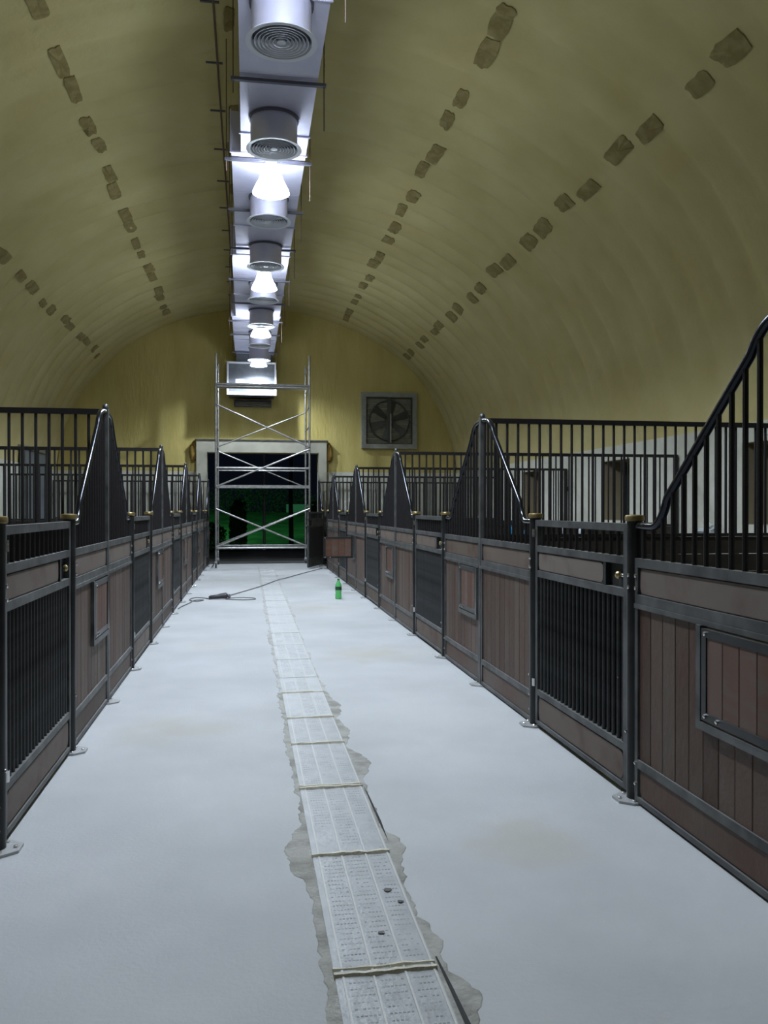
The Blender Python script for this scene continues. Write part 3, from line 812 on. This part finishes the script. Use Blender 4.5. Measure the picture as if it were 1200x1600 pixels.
# conduit along the crown, left of the duct
e = empty('ceiling_conduit', (-.36, 8, 6.78)); tag(e, 'thin grey conduit with brackets along the vault left of the duct', 'conduit')
MB().tube([(0, -12, 0), (0, 14.6, 0)], .013, 8).build('conduit_pipe', 'rod', e)
brm = MB().box(-.14, .06, -.012, .012, .012, .03).box(-.004, .004, -.004, .004, .03, .12).mesh('conduit_bracket', 'strut')
y = -10
while y < 14: inst('conduit_bracket', brm, e, (0, y, 0)); y += 1.22

# high-bay lamps
for i, y in enumerate(LAMPS_Y):
    e = empty('high_bay_lamp', (0.262, y, 5.10))
    MB().lathe([(0.213, 0.0), (0.208, 0.012), (0.182, 0.07), (0.145, 0.14), (0.122, 0.20), (0.11, 0.26), (0.085, 0.305), (0.082, 0.304), (0.105, 0.258), (0.117, 0.198), (0.14, 0.138), (0.177, 0.068), (0.204, 0.012), (0.207, 0.0), (0.213, 0.0)], n=32, caps=False).build('lamp_shade', 'shade' if i < 4 else 'shade_dim', e, smooth=True)
    MB().lathe([(0.01, 0.306), (0.07, 0.307), (0.07, 0.40), (0.06, 0.42), (0.01, 0.42)], n=20).build('ballast_housing', 'duct', e, smooth=True)
    MB().tube([(0, 0, .42), (0, 0, .45)], .02, 8).build('stem', 'strut', e)
    MB().lathe([(0.004, 0.165), (0.03, 0.18), (0.036, 0.21), (0.03, 0.25), (0.02, 0.28), (0.015, 0.30)], n=16).build('bulb', 'bulb', e, smooth=True)
    ld = bpy.data.lights.new('lamp_light', 'POINT'); ld.energy = LAMP_W * (1.3, 1, 1, 1, .8)[i]; ld.color = LAMP_COL; ld.shadow_soft_size = 0.045
    lo = bpy.data.objects.new('lamp_light', ld); C.objects.link(lo); lo.parent = e; lo.location = (0, 0, 0.10)
    tag(e, 'glowing bell-shaped high bay lamp under the duct, ' + ('above the top edge of the photo' if i == 0 else ['largest in view', 'second in view', 'third in view', 'farthest, in front of the air handling box'][i-1]), 'lamp', 'high bay lamps in a line')

# air handling box and wall grille
e = empty('air_handling_box', (0.09, 22.2, 4.44)); tag(e, 'galvanised air handling box with grille at the far end of the duct', 'air unit')
MB().box(-.60, .60, 0.0, .89, 0.03, .87).build('box_body', 'boxsteel', e)
MB().box(-.40, .50, .12, .60, .87, 1.11).build('plenum_neck', 'boxsteel', e)
b = MB(); t = .05
b.box(-.645, .645, -.03, 0.0, 0.03, .03+t); b.box(-.645, .645, -.03, 0.0, .87-t, .87); b.box(-.645, -.645+t, -.03, 0.0, .03+t, .87-t); b.box(.645-t, .645, -.03, 0.0, .03+t, .87-t)
b.build('front_frame', 'diff', e)
MB().box(-.645, .645, -.05, .02, 0.0, .03).build('bottom_lip', 'diff', e)
gm = MB().box(-.008, .008, -.026, -.001, .20, .46).mesh('grille_slat', 'strut')
for k in range(11): inst('grille_slat', gm, e, (-.12 + .048*k, 0, 0))
MB().box(-.42, -.20, -.02, -.001, .22, .42).build('access_plate', 'diff', e)
e = empty('wall_grille', (.12, YB, 4.23)); tag(e, 'dark louvred grille on the end wall below the air handling box', 'grille')
b = MB(); b.box(-.5, .5, -.30, 0, .0, .02); b.box(-.5, .5, -.30, 0, .155, .175); b.box(-.5, -.47, -.30, 0, .02, .155); b.box(.47, .5, -.30, 0, .02, .155); b.build('grille_frame', 'dusty', e)
for k in range(3): MB().box(-.47, .47, -.28, -.24, .03+.042*k, .042+.042*k).build('slat', 'strut', e)

# ================================================================ EXHAUST FAN
fxc, fzc, fs = 3.90, 3.92, 0.785
e = empty('exhaust_fan', (fxc, YB, fzc)); tag(e, 'square white-framed exhaust fan with dark blades high on the end wall', 'fan')
b = MB(); t = .125
b.box(-fs, fs, -.14, 0, -fs, -fs+t); b.box(-fs, fs, -.14, 0, fs-t, fs); b.box(-fs, -fs+t, -.14, 0, -fs+t, fs-t); b.box(fs-t, fs, -.14, 0, -fs+t, fs-t)
b.build('fan_frame', 'fanframe', e)
q = fs - t
b = MB(); b.box(-q, -q+.03, -.12, -.02, -q, q); b.box(q-.03, q, -.12, -.02, -q, q); b.box(-q+.03, q-.03, -.12, -.02, q-.03, q); b.box(-q+.03, q-.03, -.12, -.02, -q, -q+.02); b.build('inner_lip', 'fandark', e)
n = 9
for k in range(n):
    z0 = -q+.02 + (2*q-.05)*k/n
    b = MB(); b.add([(-q+.03, -.012, z0), (q-.03, -.012, z0), (q-.03, -.03, z0+.125), (-q+.03, -.03, z0+.125), (-q+.03, -.006, z0), (q-.03, -.006, z0), (q-.03, -.024, z0+.125), (-q+.03, -.024, z0+.125)],
                   [(0,1,2,3),(7,6,5,4),(0,4,5,1),(3,2,6,7),(1,5,6,2),(0,3,7,4)]); b.build('shutter_slat', 'fanplate', e)
R = .56
b = MB(); ring = [(R*cos(2*pi*k/40), -.075, R*sin(2*pi*k/40)) for k in range(40)]; b.tube(ring, .022, 6, closed=True); b.build('fan_ring', 'fandark', e, smooth=True)
for k in range(6):
    a = radians(20 + 60*k); b = MB(); ca, sa = cos(a), sin(a)
    def rp(r, s_, y): return (r*ca - s_*sa, y, r*sa + s_*ca)
    vs = []
    for r, wd in ((.09, .05), (.25, .075), (.40, .10), (.53, .115)):
        vs += [rp(r, -wd, -.06), rp(r, wd, -.10), rp(r, wd, -.093), rp(r, -wd, -.053)]
    fs_ = []
    for i in range(3):
        for s_ in range(4): fs_.append((i*4+s_, i*4+(s_+1) % 4, (i+1)*4+(s_+1) % 4, (i+1)*4+s_))
    fs_ += [(3,2,1,0), (12,13,14,15)]
    b.add(vs, fs_); b.build('fan_blade', 'fandark', e)
b = MB(); b.box(-.055, .055, -.125, -.107, -q, q); b.build('support_bar', 'fandark', e)
b = MB(); b.box(.02, .05, -.135, -.1255, -q+.04, q*.3); b.build('motor_rail', 'zinc', e)
o = MB().lathe([(.10, 0), (.10, .05), (.04, .06)], n=18).build('hub', 'fandark', e, smooth=True, loc=(0, -.06, 0)); o.rotation_euler = (radians(90), 0, 0)
o = MB().lathe([(.018, 0), (.018, .02)], n=10).build('bolt', 'brass', e, loc=(.035, -.136, -q+.06)); o.rotation_euler = (radians(90), 0, 0)

# ================================================================ SCAFFOLD TOWER
e = empty('scaffold_tower', (.36, 21.4, 0)); tag(e, 'tall aluminium scaffold tower with crossed braces before the doorway', 'scaffold')
sx, y0, y1, ZT = 1.14, -.72, .70, 5.24
def T(name, p, q_, r=.022, mt='alu'): return MB().tube([p, q_], r, 10).build(name, mt, e, smooth=True)
for x in (-sx, sx):
    for y in (y0, y1):
        T('post', (x, y, .16), (x, y, ZT - (0 if y == y0 else .02)), .026)
        cst = MB().box(-.03, .03, -.035, .035, .09, .165).build('caster', 'zinc', e, loc=(x, y, 0))
        w_ = MB().lathe([(.065, -.02), (.07, -.015), (.07, .015), (.065, .02)], n=18).build('caster_wheel', 'blackplastic', cst, smooth=True, loc=(.0, 0, .07)); w_.rotation_euler = (0, radians(90), 0)
    z = .5
    while z < ZT - .1:
        T('rung', (x, y0, z), (x, y1, z), .018); z += .5
for z in (2.45, .49): T('ledger', (-sx, y0, z), (sx, y0, z), .026)
T('ledger', (-sx, y1, .49), (sx, y1, .49), .022)
b = MB(); b.box(-sx, sx, y0-.03, y0+.03, 1.955, 2.03); b.build('toe_board', 'alu', e)
T('ledger', (-sx, y1, 2.45), (sx, y1, 2.45), .018)
for k in range(1):
    MB().box(-sx+.02, sx-.02, y0+.03, y0+.36, 4.44, 4.485).build('deck_plank', 'alu', e)
T('ledger', (-sx, y0, 4.5), (sx, y0, 4.5), .03)
for a, c in (((-sx, y0, 4.0), (sx, y0, 2.98)), ((-sx, y0, 1.99), (sx, y0, 2.93)), ((-sx, y0, 1.45), (sx, y0, .5)), ((sx, y0, 1.45), (-sx, y0, .52)),
             ((-sx, y1, 3.07), (sx, y1, 4.0)), ((-sx, y1, 2.95), (sx, y1, 2.02)), ((-sx, y1, .52), (sx, y1, 1.42))):
    off = -.05 if a[1] == y0 else .05
    T('brace', (a[0], a[1]+off*(.6), a[2]), (c[0], c[1]+off, c[2]), .021 if a[1] == y0 else .017)

# ================================================================ THINGS ON THE FLOOR
bottle('soda_bottle', 1.43, 13.33, 0, .325, .052, 'bottle', 'green plastic bottle standing on the floor by the right stalls', 'cap', 'bottlelabel')
def smooth_path(pts, n=8):
    P = [Vector(p) for p in pts]; out = []
    for i in range(len(P)-1):
        a = P[max(i-1, 0)]; b_ = P[i]; c = P[i+1]; d = P[min(i+2, len(P)-1)]
        for k in range(n):
            t = k/n
            out.append(0.5*((2*b_) + (-a+c)*t + (2*a-5*b_+4*c-d)*t*t + (-a+3*b_-3*c+d)*t**3))
    out.append(P[-1]); return out
z = .009
pts = [(1.78, 20.2, z), (1.15, 18.5, z), (.72, 17.25, .014), (.62, 17.0, .019), (.32, 15.9, .019), (.2, 15.5, .017), (-.09, 14.7, z), (-.36, 13.85, z+.01)]
b = MB(); b.tube(smooth_path(pts), .008, 6)
tag(b.build('power_cable', 'cable', smooth=True), 'long grey cable running diagonally across the floor to the stalls', 'cable')
pts = [(-.60, 13.55, z), (-.72, 13.75, z), (-.86, 13.8, z), (-.92, 13.5, z), (-.80, 13.25, z), (-.70, 13.45, z), (-.84, 13.4, z), (-.88, 13.1, z), (-.97, 12.6, z), (-1.0, 12.3, z)]
b = MB(); b.tube(smooth_path(pts), .008, 6)
tag(b.build('power_cable', 'cable', smooth=True), 'short coiled cable end left of the black power tool', 'cable')
pts = [(-.36, 13.62, z), (-.15, 13.72, z), (.07, 13.62, z), (.10, 13.42, z), (-.1, 13.36, z), (-.36, 13.5, z)]
b = MB(); b.tube(smooth_path(pts), .008, 6)
tag(b.build('power_cable', 'cable', smooth=True), 'flat loop of cable right of the black power tool', 'cable')
e = empty('power_tool', (-.48, 13.6, 0), radians(12)); tag(e, 'black handheld power tool lying on the floor among cables', 'tool')
b = MB(); b.tube([(-.15, 0, .035), (-.12, 0, .036), (-.02, 0, .04), (.05, 0, .05), (.13, 0, .055), (.15, 0, .055)], [.012, .03, .034, .042, .048, .03], 12); b.build('tool_body', 'blackplastic', e, smooth=True)
b = MB(); b.tube([(.13, 0, .055), (.17, -.01, .05), (.18, -.03, .03)], [.02, .03, .02], 10); b.build('tool_head', 'strut', e, smooth=True)
# zinc bracket at cable end by right row
b = MB(); b.box(-.05, .05, -.04, .04, 0, .02); b.box(-.05, -.03, -.04, .04, .02, .06)
tag(b.build('angle_bracket', 'zinc', loc=(1.74, 20.45, 0)), 'small zinc bracket on the floor at the end of the cable', 'bracket')

# ================================================================ OUTSIDE, NIGHT YARD
b = MB(); b.box(-30, 30, YB+.3, 70, -.2, -.02); struct(b.build('ground', 'ground'))
b = MB(); b.box(-30, -6, -20, YB+.3, -.2, -.02); b.box(7, 30, -20, YB+.3, -.2, -.02); struct(b.build('yard_ground', 'ground'))
b = MB(); n = 40
vs = []; fs = []
for j in range(n+1):
    for i in range(n+1):
        x = -3.2 + 7.5*i/n; y = 30 + 12*j/n
        vs.append((x, y, .02 + 1.25*(j/n)**1.2 + .05*noise.noise(Vector((x*1.5, y*1.5, 0)))))
fs = [(j*(n+1)+i, j*(n+1)+i+1, (j+1)*(n+1)+i+1, (j+1)*(n+1)+i) for j in range(n) for i in range(n)]
b.add(vs, fs); tag(b.build('lawn', 'grass', smooth=True), 'green lit lawn beyond the doorway', 'lawn', kind='stuff')
def shrub(x, y, w, d, h, label, n=2600, seed=1, z0=-.02):
    e = empty('shrub', (x, y, z0)); tag(e, label, 'shrub')
    rr = random.Random(seed); b = MB()
    for _ in range(n):
        while True:
            p = Vector((rr.uniform(-1, 1), rr.uniform(-1, 1), rr.uniform(0, 1)))
            q = sqrt(p.x**2 + p.y**2) + .0
            if q < 1 and p.z < 1 - .35*q*q + .25*noise.noise(p*3 + Vector((x, 0, 0))): break
        if rr.random() < .6 and q < .6 and p.z < .6: p.x *= 1.4; p.y *= 1.4
        c = Vector((p.x*w/2, p.y*d/2, .08 + p.z*h)); s_ = rr.uniform(.04, .09)
        u = Vector((rr.uniform(-1, 1), rr.uniform(-1, 1), rr.uniform(-1, 1))).normalized(); v = u.orthogonal().normalized()
        b.add([c - u*s_, c + v*s_*.45, c + u*s_, c - v*s_*.45], [(0, 1, 2, 3)])
    o = b.build('foliage', 'leaf', e); o['kind'] = 'stuff'
    for k in range(5):
        a = 2*pi*k/5; MB().tube([(cos(a)*.05, sin(a)*.05, 0), (cos(a)*w*.25, sin(a)*d*.25, h*.7)], [.03, .012], 6).build('stem', 'bark', e)
shrub(-1.75, 28.8, 2.0, 1.4, 1.05, 'low dark green shrub left beyond the doorway', 3000, 2)
shrub(-.35, 29.2, .6, .7, 1.75, 'taller upright shrub behind the scaffold, middle left', 2600, 3)
shrub(2.35, 28.8, .8, .8, 1.7, 'green shrub right beyond the doorway above the open stall door', 2600, 4)
shrub(.6, 43.6, 8, 1.2, 2.6, 'long dark hedge at the back of the lawn', 6000, 5)
b = MB(); b.tube([(.55, 29.6, 0), (.55, 29.6, 5)], .05, 10); tag(b.build('lamp_pole', 'pole', smooth=True), 'thin grey pole standing on the lawn beyond the doorway', 'pole')
b = MB(); b.tube([(1.5, 29.5, 0), (1.47, 29.5, 2), (1.52, 29.5, 4.5)], [.09, .08, .06], 10); tag(b.build('tree_trunk', 'bark', smooth=True), 'dark slim tree trunk right of the pole outside', 'tree trunk')
b = MB(); b.box(1.9, 3.3, 42.3, 42.6, -.02, 1.68); tag(b.build('garden_wall', 'plaster'), 'short teal lit garden wall outside on the right', 'garden wall')
# green lamps added out of sight beside the doorway to light the yard
def flood(x, y, z, tx, ty, tz, pw, lab):
    e = empty('added_floodlight', (x, y, 0)); tag(e, lab, 'floodlight', 'added unseen floodlights')
    MB().tube([(0, 0, 0), (0, 0, z-.06)], .03, 8).build('added_flood_post', 'pole', e)
    dv = Vector((tx-x, ty-y, tz-z))
    hb = MB().box(-.09, .09, -.07, .07, -.0, .10).build('added_flood_head', 'winframe', e, loc=(0, 0, z)); hb.rotation_euler = dv.to_track_quat('-Z', 'Y').to_euler()
    ld = bpy.data.lights.new('added_flood_light', 'SPOT'); ld.energy = pw; ld.color = (.25, 1, .42); ld.spot_size = radians(95); ld.shadow_soft_size = .08
    lo = bpy.data.objects.new('added_flood_light', ld); C.objects.link(lo); lo.parent = e
    lo.rotation_euler = dv.to_track_quat('-Z', 'Y').to_euler(); lo.location = Vector((0, 0, z)) + dv.normalized()*.06
flood(-4.6, 32.5, 3.2, .6, 36, .2, 900, 'added unseen green floodlight on a post, left beyond the doorway')
flood(5.8, 33.5, 3.2, 2.0, 38, .8, 260, 'added unseen green floodlight on a post, right beyond the doorway')
